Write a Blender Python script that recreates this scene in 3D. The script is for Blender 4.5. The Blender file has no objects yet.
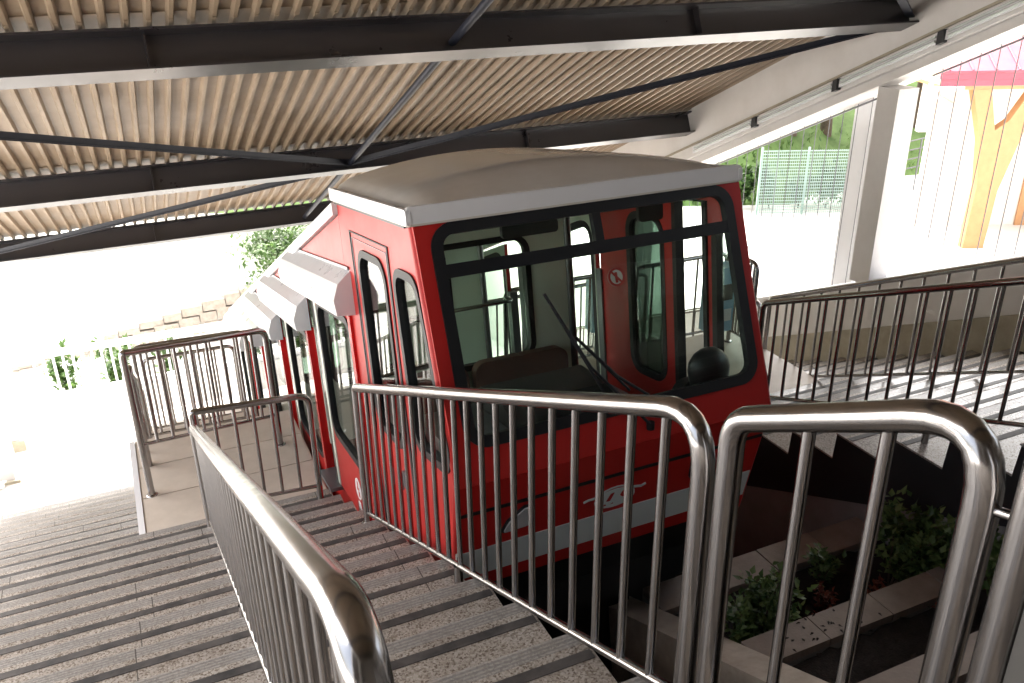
import bpy, bmesh, math, random
from mathutils import Vector, Matrix
R = math.radians
sc = bpy.context.scene
C = sc.collection
rnd = random.Random(7)

# ---------------------------------------------------------------- camera, sky, sun, exposure
T = 0.46912                                    # gradient of the funicular slope
yaw, pit, rol = R(24.2136), R(24.2334), R(0.80086)
fwd = Vector((math.sin(yaw)*math.cos(pit), math.cos(yaw)*math.cos(pit), -math.sin(pit)))
rgt = Vector((math.cos(yaw), -math.sin(yaw), 0))
dwn = fwd.cross(rgt)
cx = math.cos(rol)*rgt + math.sin(rol)*dwn
cy = -(-math.sin(rol)*rgt + math.cos(rol)*dwn)
cam = bpy.data.cameras.new('camera'); camo = bpy.data.objects.new('camera', cam); C.objects.link(camo)
cam.sensor_width = 36; cam.lens = 36*876.23/1024; cam.clip_start = 0.03; cam.clip_end = 2000
camo.matrix_world = Matrix(((cx.x, cy.x, -fwd.x, 0), (cx.y, cy.y, -fwd.y, 0), (cx.z, cy.z, -fwd.z, 1.25), (0, 0, 0, 1)))
sc.camera = camo

SUN_EL, SUN_AZ = R(46), R(-3)                  # azimuth clockwise from +Y: bright overcast, the glow spread wide over the valley
w = bpy.data.worlds.new('World'); sc.world = w; w.use_nodes = True
nt = w.node_tree; bg = nt.nodes['Background']
sky = nt.nodes.new('ShaderNodeTexSky'); sky.sky_type = 'NISHITA'; sky.sun_disc = False
sky.sun_elevation = SUN_EL; sky.sun_rotation = SUN_AZ; sky.dust_density = 6.0; sky.air_density = 1.0; sky.ozone_density = 1.0
hs = nt.nodes.new('ShaderNodeHueSaturation'); hs.inputs['Saturation'].default_value = .45
nt.links.new(sky.outputs[0], hs.inputs['Color']); nt.links.new(hs.outputs[0], bg.inputs[0]); bg.inputs[1].default_value = 0.15
sun = bpy.data.lights.new('sun', 'SUN'); suno = bpy.data.objects.new('sun', sun); C.objects.link(suno)
sun.energy = 4.2; sun.angle = R(125); sun.color = (1, .96, .9)
sd = Vector((math.sin(SUN_AZ)*math.cos(SUN_EL), math.cos(SUN_AZ)*math.cos(SUN_EL), math.sin(SUN_EL)))
suno.rotation_euler = sd.to_track_quat('Z', 'Y').to_euler(); suno.location = sd*60
vs = sc.view_settings; vs.view_transform = 'Standard'; vs.look = 'None'; vs.gamma = 1; vs.exposure = 2.3
try: vs.use_curve_mapping = False
except Exception: pass
sc.cycles.max_bounces = 10; sc.cycles.transparent_max_bounces = 24

# ---------------------------------------------------------------- materials
M = {}
def mat(name, col, rough=.5, metal=0., noise=None, bump=None, spec=.5, coat=0.):
    """noise=(scale, amount, colour2[, contrast]); bump=(scale, strength)"""
    m = bpy.data.materials.new(name); m.use_nodes = True; n = m.node_tree.nodes; l = m.node_tree.links
    b = n['Principled BSDF']; b.inputs['Base Color'].default_value = (*col, 1)
    b.inputs['Roughness'].default_value = rough; b.inputs['Metallic'].default_value = metal
    b.inputs['Specular IOR Level'].default_value = spec; b.inputs['Coat Weight'].default_value = coat
    tc = n.new('ShaderNodeTexCoord')
    if noise:
        t = n.new('ShaderNodeTexNoise'); t.inputs['Scale'].default_value = noise[0]; t.inputs['Detail'].default_value = 6
        t.inputs['Roughness'].default_value = .65
        geo = n.new('ShaderNodeNewGeometry'); l.new(geo.outputs['Position'], t.inputs['Vector'])
        r = n.new('ShaderNodeValToRGB'); k = noise[3] if len(noise) > 3 else .2
        r.color_ramp.elements[0].position = .5-k; r.color_ramp.elements[1].position = .5+k
        r.color_ramp.elements[0].color = (0, 0, 0, 1); r.color_ramp.elements[1].color = (noise[1],)*3+(1,)
        mx = n.new('ShaderNodeMixRGB'); mx.inputs[1].default_value = (*col, 1); mx.inputs[2].default_value = (*noise[2], 1)
        l.new(t.outputs[0], r.inputs[0]); l.new(r.outputs[0], mx.inputs[0]); l.new(mx.outputs[0], b.inputs['Base Color'])
        mr = n.new('ShaderNodeMath'); mr.operation = 'MULTIPLY_ADD'; mr.inputs[1].default_value = .2; mr.inputs[2].default_value = rough-.1
        l.new(t.outputs[0], mr.inputs[0]); l.new(mr.outputs[0], b.inputs['Roughness'])
    if bump:
        t2 = n.new('ShaderNodeTexNoise'); t2.inputs['Scale'].default_value = bump[0]; t2.inputs['Detail'].default_value = 4
        geo2 = n.new('ShaderNodeNewGeometry'); l.new(geo2.outputs['Position'], t2.inputs['Vector'])
        bp = n.new('ShaderNodeBump'); bp.inputs['Strength'].default_value = bump[1]; bp.inputs['Distance'].default_value = .01
        l.new(t2.outputs[0], bp.inputs['Height']); l.new(bp.outputs[0], b.inputs['Normal'])
    M[name] = m
    return m

mat('steel', (.40, .39, .39), .19, 1., noise=(14, .5, (.29, .275, .27)))
mat('steel_dark', (.16, .16, .17), .35, .8)
mat('red', (.46, .016, .014), .38, noise=(2.5, .35, (.40, .03, .025)), spec=.3)
mat('red_post', (.55, .01, .01), .25, coat=.3)
mat('white_paint', (.72, .72, .74), .3, noise=(3, .4, (.62, .61, .60)))
mat('car_roof', (.66, .63, .58), .12, noise=(4, .6, (.55, .50, .44)))
mat('stripe', (.62, .68, .68), .4)
mat('rubber', (.009, .010, .012), .5, spec=.35)
mat('black', (.008, .008, .009), .5)
mat('black_metal', (.02, .02, .022), .35, .3)
mat('beam', (.022, .020, .024), .3, .0, noise=(1.5, .5, (.034, .03, .03), .35), spec=.7)
mat('tube', (.016, .018, .028), .5, .0, spec=.3)
mat('ceil', (.31, .235, .165), .5, noise=(1.6, .8, (.20, .148, .098), .25))
mat('wall', (.68, .66, .645), .75, noise=(1.2, .7, (.54, .515, .49)), bump=(40, .2))
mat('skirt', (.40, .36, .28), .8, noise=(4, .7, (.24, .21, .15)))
mat('platform', (.55, .48, .41), .5, noise=(5, .6, (.43, .37, .31)))
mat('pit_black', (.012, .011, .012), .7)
mat('concrete', (.26, .25, .24), .85, noise=(3, .6, (.15, .14, .13)), bump=(25, .3))
mat('cream', (.70, .76, .66), .45, noise=(2, .3, (.64, .69, .59)))
mat('seat', (.15, .07, .05), .5)
mat('plate', (.07, .066, .062), .55)
mat('dark_plastic', (.015, .015, .017), .4)
mat('grey_metal', (.20, .21, .23), .35, .6)
mat('stone', (.50, .44, .38), .75, noise=(7, .8, (.32, .26, .21), .18), bump=(30, .3))
mat('kerb', (.27, .215, .185), .55, noise=(9, .7, (.17, .13, .11)), bump=(60, .2))
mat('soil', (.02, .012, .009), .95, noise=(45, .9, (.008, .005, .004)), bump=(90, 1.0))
mat('plaza', (.66, .64, .60), .8, noise=(.7, .5, (.56, .54, .50)))
mat('road', (.70, .69, .68), .85, noise=(.5, .4, (.6, .59, .57)))
mat('grass', (.10, .17, .04), .9, noise=(3, .8, (.05, .09, .02)), bump=(30, .5))
mat('bark', (.10, .075, .05), .9, noise=(12, .7, (.05, .035, .025)), bump=(20, .5))
mat('timber', (.46, .24, .10), .5, noise=(6, .5, (.36, .17, .07)))
mat('pink_roof', (.36, .07, .10), .6, noise=(4, .4, (.30, .05, .08)))
mat('green_steel', (.30, .40, .36), .45, .2)
mat('blue_box', (.25, .45, .60), .4)
mat('mirror_red', (.5, .03, .03), .4)
mat('plaster', (.70, .66, .60), .8)
mat('hall', (.22, .20, .18), .8)  # for the walls of the added unseen hall
mat('flower', (.35, .05, .03), .6)
mat('sticker', (.75, .75, .75), .4)
mat('lens', (.62, .63, .65), .12, .25)
mat('lamp_glass', (.62, .66, .64), .15, noise=(5, .3, (.5, .55, .53)))

def leafmat(name, a, b):
    m = bpy.data.materials.new(name); m.use_nodes = True; n = m.node_tree.nodes; l = m.node_tree.links
    p = n['Principled BSDF']; p.inputs['Roughness'].default_value = .45
    g = n.new('ShaderNodeNewGeometry'); mx = n.new('ShaderNodeMixRGB')
    mx.inputs[1].default_value = (*a, 1); mx.inputs[2].default_value = (*b, 1)
    l.new(g.outputs['Random Per Island'], mx.inputs[0]); l.new(mx.outputs[0], p.inputs['Base Color'])
    tr = n.new('ShaderNodeBsdfTranslucent'); l.new(mx.outputs[0], tr.inputs[0])
    ms = n.new('ShaderNodeMixShader'); ms.inputs[0].default_value = .3
    l.new(p.outputs[0], ms.inputs[1]); l.new(tr.outputs[0], ms.inputs[2]); l.new(ms.outputs[0], n['Material Output'].inputs[0])
    M[name] = m
leafmat('leaf', (.035, .085, .015), (.10, .17, .04))
leafmat('leaf_dark', (.02, .055, .012), (.07, .13, .03))
leafmat('leaf_varieg', (.03, .08, .02), (.16, .22, .07))
leafmat('leaf_red', (.10, .02, .012), (.22, .05, .03))

def glassmat(name, tint, refl=.03):
    m = bpy.data.materials.new(name); m.use_nodes = True; n = m.node_tree.nodes; l = m.node_tree.links
    n.remove(n['Principled BSDF'])
    t = n.new('ShaderNodeBsdfTransparent'); t.inputs[0].default_value = (*tint, 1)
    g = n.new('ShaderNodeBsdfGlossy'); g.inputs['Roughness'].default_value = .01
    lw = n.new('ShaderNodeLayerWeight'); lw.inputs[0].default_value = .5
    pw = n.new('ShaderNodeMath'); pw.operation = 'POWER'; pw.inputs[1].default_value = 4.5; l.new(lw.outputs['Facing'], pw.inputs[0])
    f = n.new('ShaderNodeMath'); f.operation = 'MULTIPLY_ADD'; f.inputs[1].default_value = .75; f.inputs[2].default_value = refl; l.new(pw.outputs[0], f.inputs[0])
    mx = n.new('ShaderNodeMixShader')
    l.new(f.outputs[0], mx.inputs[0]); l.new(t.outputs[0], mx.inputs[1]); l.new(g.outputs[0], mx.inputs[2])
    l.new(mx.outputs[0], n['Material Output'].inputs[0]); M[name] = m
glassmat('glass', (.90, .95, .92), .025); glassmat('glass_dark', (.20, .26, .23), .03)

def tread_material():
    m = bpy.data.materials.new('terrazzo'); m.use_nodes = True; n = m.node_tree.nodes; l = m.node_tree.links
    b = n['Principled BSDF']
    g = n.new('ShaderNodeNewGeometry'); tc = n.new('ShaderNodeTexCoord')
    v = n.new('ShaderNodeTexVoronoi'); v.inputs['Scale'].default_value = 150; l.new(g.outputs['Position'], v.inputs['Vector'])
    r = n.new('ShaderNodeValToRGB'); e = r.color_ramp.elements
    e[0].position = 0; e[0].color = (.17, .135, .11, 1); e[1].position = 1; e[1].color = (.50, .46, .42, 1)
    e2 = e.new(.4); e2.color = (.36, .32, .28, 1)
    sp = n.new('ShaderNodeSeparateColor'); l.new(v.outputs['Color'], sp.inputs[0]); l.new(sp.outputs[0], r.inputs[0])
    big = n.new('ShaderNodeTexNoise'); big.inputs['Scale'].default_value = 2.2; big.inputs['Detail'].default_value = 5; l.new(g.outputs['Position'], big.inputs['Vector'])
    mx = n.new('ShaderNodeMixRGB'); mx.blend_type = 'MULTIPLY'; mx.inputs[0].default_value = .6
    r2 = n.new('ShaderNodeValToRGB'); r2.color_ramp.elements[0].position = .35; r2.color_ramp.elements[1].position = .65
    r2.color_ramp.elements[0].color = (.55, .52, .5, 1); r2.color_ramp.elements[1].color = (1, 1, 1, 1)
    l.new(big.outputs[0], r2.inputs[0]); l.new(r.outputs[0], mx.inputs[1]); l.new(r2.outputs[0], mx.inputs[2])
    # fine grooves cut along the front edge (object space y, nosing at +0.22)
    s = n.new('ShaderNodeSeparateXYZ'); l.new(tc.outputs['Object'], s.inputs[0])
    def mth(op, a, bb=None):
        q = n.new('ShaderNodeMath'); q.operation = op
        for i, x in enumerate((a, bb)):
            if x is None: continue
            if isinstance(x, (int, float)): q.inputs[i].default_value = x
            else: l.new(x, q.inputs[i])
        return q.outputs[0]
    y = s.outputs[1]
    band = mth('MULTIPLY', mth('GREATER_THAN', y, .148), mth('LESS_THAN', y, .213))
    wave = mth('GREATER_THAN', mth('SINE', mth('MULTIPLY', y, 2*math.pi/.016)), .1)
    gm = mth('MULTIPLY', band, wave)
    mg = n.new('ShaderNodeMixRGB'); l.new(mth('MULTIPLY', gm, .55), mg.inputs[0]); l.new(mx.outputs[0], mg.inputs[1]); mg.inputs[2].default_value = (.06, .06, .06, 1)
    mb = n.new('ShaderNodeMixRGB'); l.new(mth('MULTIPLY', band, .55), mb.inputs[0]); l.new(mg.outputs[0], mb.inputs[1]); mb.inputs[2].default_value = (.29, .28, .27, 1)
    oi = n.new('ShaderNodeObjectInfo')
    fr = mth('FRACT', mth('ADD', mth('MULTIPLY', s.outputs[0], .77), mth('MULTIPLY', oi.outputs['Random'], 7.3)))
    jn = mth('LESS_THAN', fr, .0045)
    mj = n.new('ShaderNodeMixRGB'); l.new(mth('MULTIPLY', jn, .75), mj.inputs[0]); l.new(mb.outputs[0], mj.inputs[1]); mj.inputs[2].default_value = (.05, .045, .04, 1)
    l.new(mj.outputs[0], b.inputs['Base Color']); b.inputs['Roughness'].default_value = .27
    bp = n.new('ShaderNodeBump'); bp.inputs['Strength'].default_value = .5; bp.inputs['Distance'].default_value = .006; bp.invert = True
    l.new(gm, bp.inputs['Height']); l.new(bp.outputs[0], b.inputs['Normal'])
    M['terrazzo'] = m
tread_material()
mat('strip', (.035, .033, .034), .6, noise=(9, .9, (.10, .09, .085), .14))

# ---------------------------------------------------------------- mesh helpers
WL = {}                                         # world location of each object built
class MB:
    def __init__(s): s.v = []; s.f = []; s.sm = []
    def add(s, vs, fs, smooth=False):
        o = len(s.v); s.v += [tuple(x) for x in vs]; s.f += [tuple(i+o for i in f) for f in fs]; s.sm += [smooth]*len(fs); return s
    def box(s, a, b):
        x0, y0, z0 = a; x1, y1, z1 = b
        return s.add([(x0,y0,z0),(x1,y0,z0),(x1,y1,z0),(x0,y1,z0),(x0,y0,z1),(x1,y0,z1),(x1,y1,z1),(x0,y1,z1)],
                     [(0,3,2,1),(4,5,6,7),(0,1,5,4),(1,2,6,5),(2,3,7,6),(3,0,4,7)])
    def hexa(s, p):                              # eight points, bottom ring then top ring
        return s.add(p, [(0,3,2,1),(4,5,6,7),(0,1,5,4),(1,2,6,5),(2,3,7,6),(3,0,4,7)])
    def prism(s, poly, fn, t0, t1):             # poly 2D, fn(a,b,t)
        n = len(poly); a = [fn(p[0], p[1], t0) for p in poly]; b = [fn(p[0], p[1], t1) for p in poly]
        return s.add(a+b, [tuple(range(n-1,-1,-1)), tuple(range(n,2*n))]+[(i,(i+1)%n,n+(i+1)%n,n+i) for i in range(n)])
    def tube(s, path, r, seg=12, caps=True, closed=False):
        P = [Vector(p) for p in path]; n = len(P); vs = []; rr = r if hasattr(r, '__len__') else [r]*n
        d0 = (P[1]-P[0]).normalized(); up = Vector((0,0,1)) if abs(d0.z) < .9 else Vector((1,0,0))
        nrm = (up-d0*up.dot(d0)).normalized()
        for i in range(n):
            if closed: d = (P[(i+1)%n]-P[i-1]).normalized()
            else: d = ((P[min(i+1,n-1)]-P[i]).normalized()+(P[i]-P[max(i-1,0)]).normalized()).normalized()
            nrm = (nrm-d*nrm.dot(d)).normalized(); bn = d.cross(nrm)
            for k in range(seg):
                t = 2*math.pi*k/seg; vs.append(P[i]+(nrm*math.cos(t)+bn*math.sin(t))*rr[i])
        fs = []
        for i in range(n if closed else n-1):
            j = (i+1)%n
            for k in range(seg): fs.append((i*seg+k, i*seg+(k+1)%seg, j*seg+(k+1)%seg, j*seg+k))
        s.add(vs, fs, True)
        if caps and not closed:
            s.add(vs[:seg], [tuple(range(seg-1,-1,-1))]); s.add(vs[-seg:], [tuple(range(seg))])
        return s
    def lathe(s, c, prof, seg=20):               # prof [(r,z)] about z at c
        vs = [(c[0]+r*math.cos(2*math.pi*k/seg), c[1]+r*math.sin(2*math.pi*k/seg), c[2]+z) for r, z in prof for k in range(seg)]
        fs = [(i*seg+k, i*seg+(k+1)%seg, (i+1)*seg+(k+1)%seg, (i+1)*seg+k) for i in range(len(prof)-1) for k in range(seg)]
        s.add(vs, fs, True); s.add(vs[:seg], [tuple(range(seg-1,-1,-1))]); s.add(vs[-seg:], [tuple(range(seg))]); return s
    def plate(s, outer, holes, fn, t0, t1):      # 2D outline with holes, thickness t0..t1, fn(a,b,t)
        bm = bmesh.new(); loops = [outer]+list(holes); edges = []; bl = []
        for lp in loops:
            vv = [bm.verts.new((p[0], p[1], 0)) for p in lp]; bl.append(vv)
            edges += [bm.edges.new((vv[i], vv[(i+1)%len(vv)])) for i in range(len(vv))]
        bmesh.ops.triangle_fill(bm, edges=edges, use_beauty=True, use_dissolve=False)
        bm.verts.index_update(); vs2 = [(v.co.x, v.co.y) for v in bm.verts]; tri = []
        for f in bm.faces:
            q = [v.index for v in f.verts]
            ar = sum(vs2[q[i]][0]*vs2[q[(i+1)%3]][1]-vs2[q[(i+1)%3]][0]*vs2[q[i]][1] for i in range(3))
            tri.append(q if ar > 0 else q[::-1])
        n = len(vs2); fs = [tuple(x+n for x in q) for q in tri]+[tuple(q[::-1]) for q in tri]
        for vv in bl:
            ii = [v.index for v in vv]
            fs += [(ii[i], ii[(i+1)%len(ii)], ii[(i+1)%len(ii)]+n, ii[i]+n) for i in range(len(ii))]
        bm.free()
        s.add([fn(a, b, t0) for a, b in vs2]+[fn(a, b, t1) for a, b in vs2], fs); return s
    def build(s, name, m, parent=None, origin=None, fix=True):
        if origin is None:
            o = Vector([(min(p[i] for p in s.v)+max(p[i] for p in s.v))/2 for i in range(3)])
        else: o = Vector(origin)
        me = bpy.data.meshes.new(name); me.from_pydata([tuple(Vector(p)-o) for p in s.v], [], s.f)
        me.polygons.foreach_set('use_smooth', s.sm)
        me.materials.append(M[m]); me.update()
        if fix:
            bm = bmesh.new(); bm.from_mesh(me); bmesh.ops.recalc_face_normals(bm, faces=bm.faces); bm.to_mesh(me); bm.free()
        return link(name, me, o, parent)
def link(name, me, world, parent=None):
    ob = bpy.data.objects.new(name, me); C.objects.link(ob); world = Vector(world)
    WL[ob] = world
    if parent is not None: ob.parent = parent; ob.location = world-WL[parent]
    else: ob.location = world
    return ob
def tag(o, label=None, cat=None, group=None, kind=None):
    for k, v in (('label', label), ('category', cat), ('group', group), ('kind', kind)):
        if v: o[k] = v
    return o
def thing(name, label, cat, base, group=None, kind=None):
    return tag(link(name, None, base), label, cat, group, kind)
def fillet(pts, r, n=7):
    P = [Vector(p) for p in pts]; out = [P[0]]
    for i in range(1, len(P)-1):
        a = (P[i-1]-P[i]); b = (P[i+1]-P[i]); ang = a.angle(b); t = (r[i-1] if hasattr(r, '__len__') else r)/math.tan(ang/2)
        p0 = P[i]+a.normalized()*t; p1 = P[i]+b.normalized()*t
        for k in range(n+1):
            u = k/n; out.append(p0*(1-u)**2+P[i]*2*u*(1-u)+p1*u*u)
    out.append(P[-1]); return out
def rrect(x0, x1, y0, y1, r, n=6):
    out = []
    for cxx, cyy, a0 in ((x1-r, y1-r, 0), (x0+r, y1-r, 90), (x0+r, y0+r, 180), (x1-r, y0+r, 270)):
        for k in range(n+1):
            a = R(a0+90*k/n); out.append((cxx+r*math.cos(a), cyy+r*math.sin(a)))
    return out
def rpoly(pts, r, n=6):                           # rounded 2D polygon
    out = []; L = len(pts)
    for i in range(L):
        p = Vector(pts[i]); a = Vector(pts[i-1])-p; b = Vector(pts[(i+1)%L])-p
        t = min(r/math.tan(a.angle(b)/2), a.length*.48, b.length*.48)
        p0 = p+a.normalized()*t; p1 = p+b.normalized()*t
        for k in range(n+1):
            u = k/n; q = p0*(1-u)**2+p*2*u*(1-u)+p1*u*u; out.append((q.x, q.y))
    return out
def inset(poly, d):
    L = len(poly); out = []
    A = sum(poly[i][0]*poly[(i+1)%L][1]-poly[(i+1)%L][0]*poly[i][1] for i in range(L)); sg = 1 if A > 0 else -1
    for i in range(L):
        p = Vector(poly[i]); e = Vector(poly[(i+1)%L])-Vector(poly[i-1]); e.normalize()
        out.append((p.x-e.y*d*sg, p.y+e.x*d*sg))
    return out
def slope(y, d=0.): return -T*y+d

# ---------------------------------------------------------------- ground
def ground():
    xs = [-400,-160,-60,-30,-14,-6,-3.25,-3.2,0,4,8.35,8.4,14,20,30,45,70,160,400]
    ys = [-400,-160,-60,-25,-12,-8,-4,0,4,8,12,15,17.62,17.66,20,22.9,23.25,26,30,40,60,100,180,400]
    def h(x, y):
        if x >= 8.38:
            return -5.0 if y > -6 else -5+max(0, min(1, (-6-y)/6))*8.5
        if y >= 23.2: return -7.62+max(-.6, min(1.6, .19*(x+1)))
        if y >= 17.64: return -8.35
        if x < -3.22: return max(-8.3, min(3.0, -T*y-1.3))
        return max(-10.2, min(1.6, -T*y-2.75))
    b = MB(); vs = [(x, y, h(x, y)) for y in ys for x in xs]; n = len(xs)
    b.add(vs, [(j*n+i, j*n+i+1, (j+1)*n+i+1, (j+1)*n+i) for j in range(len(ys)-1) for i in range(n-1)])
    tag(b.build('ground', 'plaza'), 'pale concrete ground around the station', kind='structure')
ground()

# ---------------------------------------------------------------- staircases
TR, OFF, NOSE = .44, .187, .127
def tread_mesh(x0, x1, thick):
    b = MB(); prof = [(-.22,-thick),(.205,-thick),(.22,-thick+.01),(.22,-.012),(.212,-.002),(.205,0),(-.22,0)]
    b.prism(prof, lambda a, z, t: (t, a, z), x0, x1)
    return b
def staircase(root, x0, x1, d, krange, thick, ph=0.):
    xc = (x0+x1)/2; key = None
    me = None; sm = None
    for k in krange:
        ys = OFF+ph+TR*k; z = slope(ys, d); yc = ys+NOSE-.22
        if me is None:
            b = tread_mesh(x0-xc, x1-xc, thick); o = b.build('tread', 'terrazzo', None, (0,0,0)); me = o.data
            bpy.data.objects.remove(o)
            b = MB(); b.box((x0-xc+.01, -.021, -.004), (x1-xc-.01, .020, .003)); o = b.build('anti_slip_strip', 'strip', None, (0,0,0)); sm = o.data
            bpy.data.objects.remove(o)
        t = link('tread', me, (xc, yc, z), root); link('anti_slip_strip', sm, (xc, ys, z), t)
st = thing('staircase', 'speckled terrazzo stairs with dark strips beside the red car', None, (-1, 3, -3), kind='structure')
staircase(st, -2.75, 1.165, 0, range(-4, 15), .2066)
staircase(st, -2.75, -.34, 0, range(15, 35), .2066)
b = MB(); b.prism([(-2.2, slope(-2.2)-.25), (6.4, slope(6.4)-.25), (6.4, -6.2), (-2.2, -6.2)], lambda y, z, t: (t, y, z), -2.74, 1.15)
b.prism([(6.4, slope(6.4)-.25), (15.2, slope(15.2)-.25), (15.2, -10), (6.4, -10)], lambda y, z, t: (t, y, z), -2.74, -.36)
b.build('stair_base', 'concrete', st)
st2 = thing('staircase', 'bright stairs with dark strips beyond the car below the cable openings', None, (6, 4, -4), kind='structure')
DR = -.13; PH = .2
staircase(st2, 4.36, 8.08, DR, range(-4, 14), .014, PH)
staircase(st2, 6.42, 8.08, DR, range(14, 34), .035, PH)
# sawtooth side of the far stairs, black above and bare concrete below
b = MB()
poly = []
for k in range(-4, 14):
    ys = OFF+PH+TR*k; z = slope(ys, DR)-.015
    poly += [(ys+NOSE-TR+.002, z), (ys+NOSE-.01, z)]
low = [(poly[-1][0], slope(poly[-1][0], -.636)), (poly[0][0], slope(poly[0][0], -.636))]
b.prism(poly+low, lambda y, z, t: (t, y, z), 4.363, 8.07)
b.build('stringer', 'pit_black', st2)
b = MB(); ya, yb = poly[0][0], poly[-1][0]
b.prism([(ya, slope(ya, -.637)), (yb, slope(yb, -.637)), (yb, slope(yb, -2.8)), (ya, slope(ya, -2.8))], lambda y, z, t: (t, y, z), 4.37, 8.07)
b.build('stringer_foot', 'concrete', st2)
# track pit floor
tp = MB(); tp.prism([(-2, slope(-2, -2.3)), (24, slope(24, -2.3)), (24, slope(24, -2.6)), (-2, slope(-2, -2.6))], lambda y, z, t: (t, y, z), 1.12, 4.4)
tp = tag(tp.build('track_bed', 'concrete'), 'dark sloping concrete track bed under the red car', kind='structure')
for x in (1.62, 2.66):
    b = MB(); b.prism([(3, slope(3, -2.295)), (24, slope(24, -2.295)), (24, slope(24, -2.17)), (3, slope(3, -2.17))], lambda y, z, t: (t, y, z), x-.03, x+.03)
    b.build('rail', 'grey_metal', tp)

# boarding platforms: level slabs stepping down beside the car
pf = thing('boarding_platform', 'beige level boarding platforms stepping down beside the car', None, (.4, 8, -4), kind='structure')
for i in range(6):
    y0 = 6.47+1.6*i; z = -3.0-.75*i
    b = MB(); b.box((-.32, y0+.003, z-1.9), (1.15, y0+1.6, z)); s_ = b.build('slab', 'platform', pf)
    for q in range(3):
        b = MB(); b.box((-.31, y0+.02+q*.53, z), (.40, y0+.535+q*.53, z+.006)); b.build('paving_tile', 'platform', s_)
        b = MB(); b.box((.41, y0+.02+q*.53, z), (1.14, y0+.535+q*.53, z+.006)); b.build('paving_tile', 'platform', s_)
    b = MB(); b.box((-.37, y0+.003, z-1.9), (-.322, y0+1.6, z+.012)); b.build('edge_kerb', 'white_paint', s_)
pf2 = thing('boarding_platform', 'grey level boarding platform on the far side of the car', None, (4, 8, -4), kind='structure')
for i in range(6):
    y0 = 6.2+1.6*i; z = -3.0-.75*i
    b = MB(); b.box((3.15, y0+.003, z-1.5), (6.4, y0+1.6, z)); b.build('slab', 'platform', pf2)

# lower landing in the open
b = MB(); b.box((-3.2, 15.36, -9), (4.3, 17.63, -7.42)); tag(b.build('landing', 'plaza'), 'white lower landing at the foot of the stairs', kind='structure')

# ---------------------------------------------------------------- railings
def railing(name, label, A, B, ztA, ztB, zbA, zbB, fr, feet, rt=.029, rb=.0135, rbot=.016, bend=.09, openA=None, openB=None, bendA=None, bendB=None, cat='railing', group=None, flange=True):
    """A,B plan points; zt top axis height, zb bottom bar height at each; fr fractions of balusters; feet [(fraction, z of tread)]"""
    base = (A[0], A[1], min(zbA, zbB)-.1); root = thing(name, label, cat, base, group)
    A = Vector((A[0], A[1], 0)); B = Vector((B[0], B[1], 0))
    def P(f, z): q = A.lerp(B, f); return Vector((q.x, q.y, z))
    zt = lambda f: ztA+(ztB-ztA)*f
    zb = lambda f: zbA+(zbB-zbA)*f
    za = zbA if openA is None else openA; zz = zbB if openB is None else openB
    path = fillet([P(0, za), P(0, ztA), P(1, ztB), P(1, zz)], [bendA or bend, bendB or bend])
    MB().tube(path, rt, 16).build('frame', 'steel', root)
    MB().tube([P(0, zbA), P(1, zbB)], rbot, 10).build('bottom_bar', 'steel', root)
    for f in fr:
        MB().tube([P(f, zb(f)), P(f, zt(f)-rt*.5)], rb, 8, False).build('baluster', 'steel', root)
    for f, z in feet:
        b = MB(); q = P(f, z); top = za if f == 0 else zz if f == 1 else zb(f)
        b.tube([P(f, z), P(f, max(top, z+.02))], .022 if f not in (0, 1) else rt*.98, 12, False)
        if flange: b.lathe((q.x, q.y, z), [(.05, 0), (.05, .006), (.035, .014), (.026, .016)])
        b.build('foot', 'steel', root)
    return root
def fracs(ys, a, b): return [(y-a)/(b-a) for y in ys]
XB = 1.125
ys = [1.42+.155*i for i in range(1, 23)]; ys = [y for y in ys if y < 4.86]
railing('stair_railing', 'long steel railing panel in front of the red cab, bars down the stairs', (XB, 1.415), (XB, 4.935), .285, -1.29, slope(1.415, .073), slope(4.935, .073),
        fracs(ys, 1.415, 4.935), [(0, slope(1.415)-.09), (fracs([3.16], 1.415, 4.935)[0], slope(3.16)-.07), (1, slope(4.935)-.02)], bend=.12, bendB=.045, group='railing panels along the stair edge')
railing('stair_railing', 'short steel railing panel with rounded corners above the planter', (XB, .735), (XB, 1.325), .612, .305, slope(.735, .06), slope(1.325, .06),
        fracs([.926, 1.106], .735, 1.325), [(0, slope(.735)-.1), (1, slope(1.325)-.08)], bend=.10, group='railing panels along the stair edge')
r3 = railing('stair_railing', 'steel railing panel cut off at the lower right corner of the picture', (XB, -.6), (XB, .655), 1.22, .66, slope(-.6, .06), slope(.655, .06),
        [.2, .4, .6, .8], [(0, slope(-.6)-.1), (1, slope(.655)-.08)], bend=.10, group='railing panels along the stair edge')
b = MB(); b.prism([(.56, slope(.56, .12)), (.625, slope(.625, .12)), (.625, slope(.625, .80)), (.56, slope(.56, .80))], lambda y, z, t: (t, y, z), XB-.01, XB+.012)
b.build('infill_plate', 'plate', r3)
b = MB(); b.tube([(XB, .66, .47), (XB, .73, .45)], .009, 8); b.build('link_pin', 'steel', r3)
XC = .165
ys = [.85+.155*i for i in range(1, 35)]; ys = [y for y in ys if y < 6.1]
railing('railing', 'bright central steel handrail running down the stairs in the foreground', (XC, .80), (XC, 6.17), slope(.80, .905), slope(6.17, .905), slope(.80, .09), slope(6.17, .09),
        fracs(ys, .80, 6.17), [(0, slope(.8)-.1), (.5, slope(3.485)-.02), (1, slope(6.17)-.05)], rt=.033, rb=.0105, bend=.12, bendB=.03)
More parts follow.
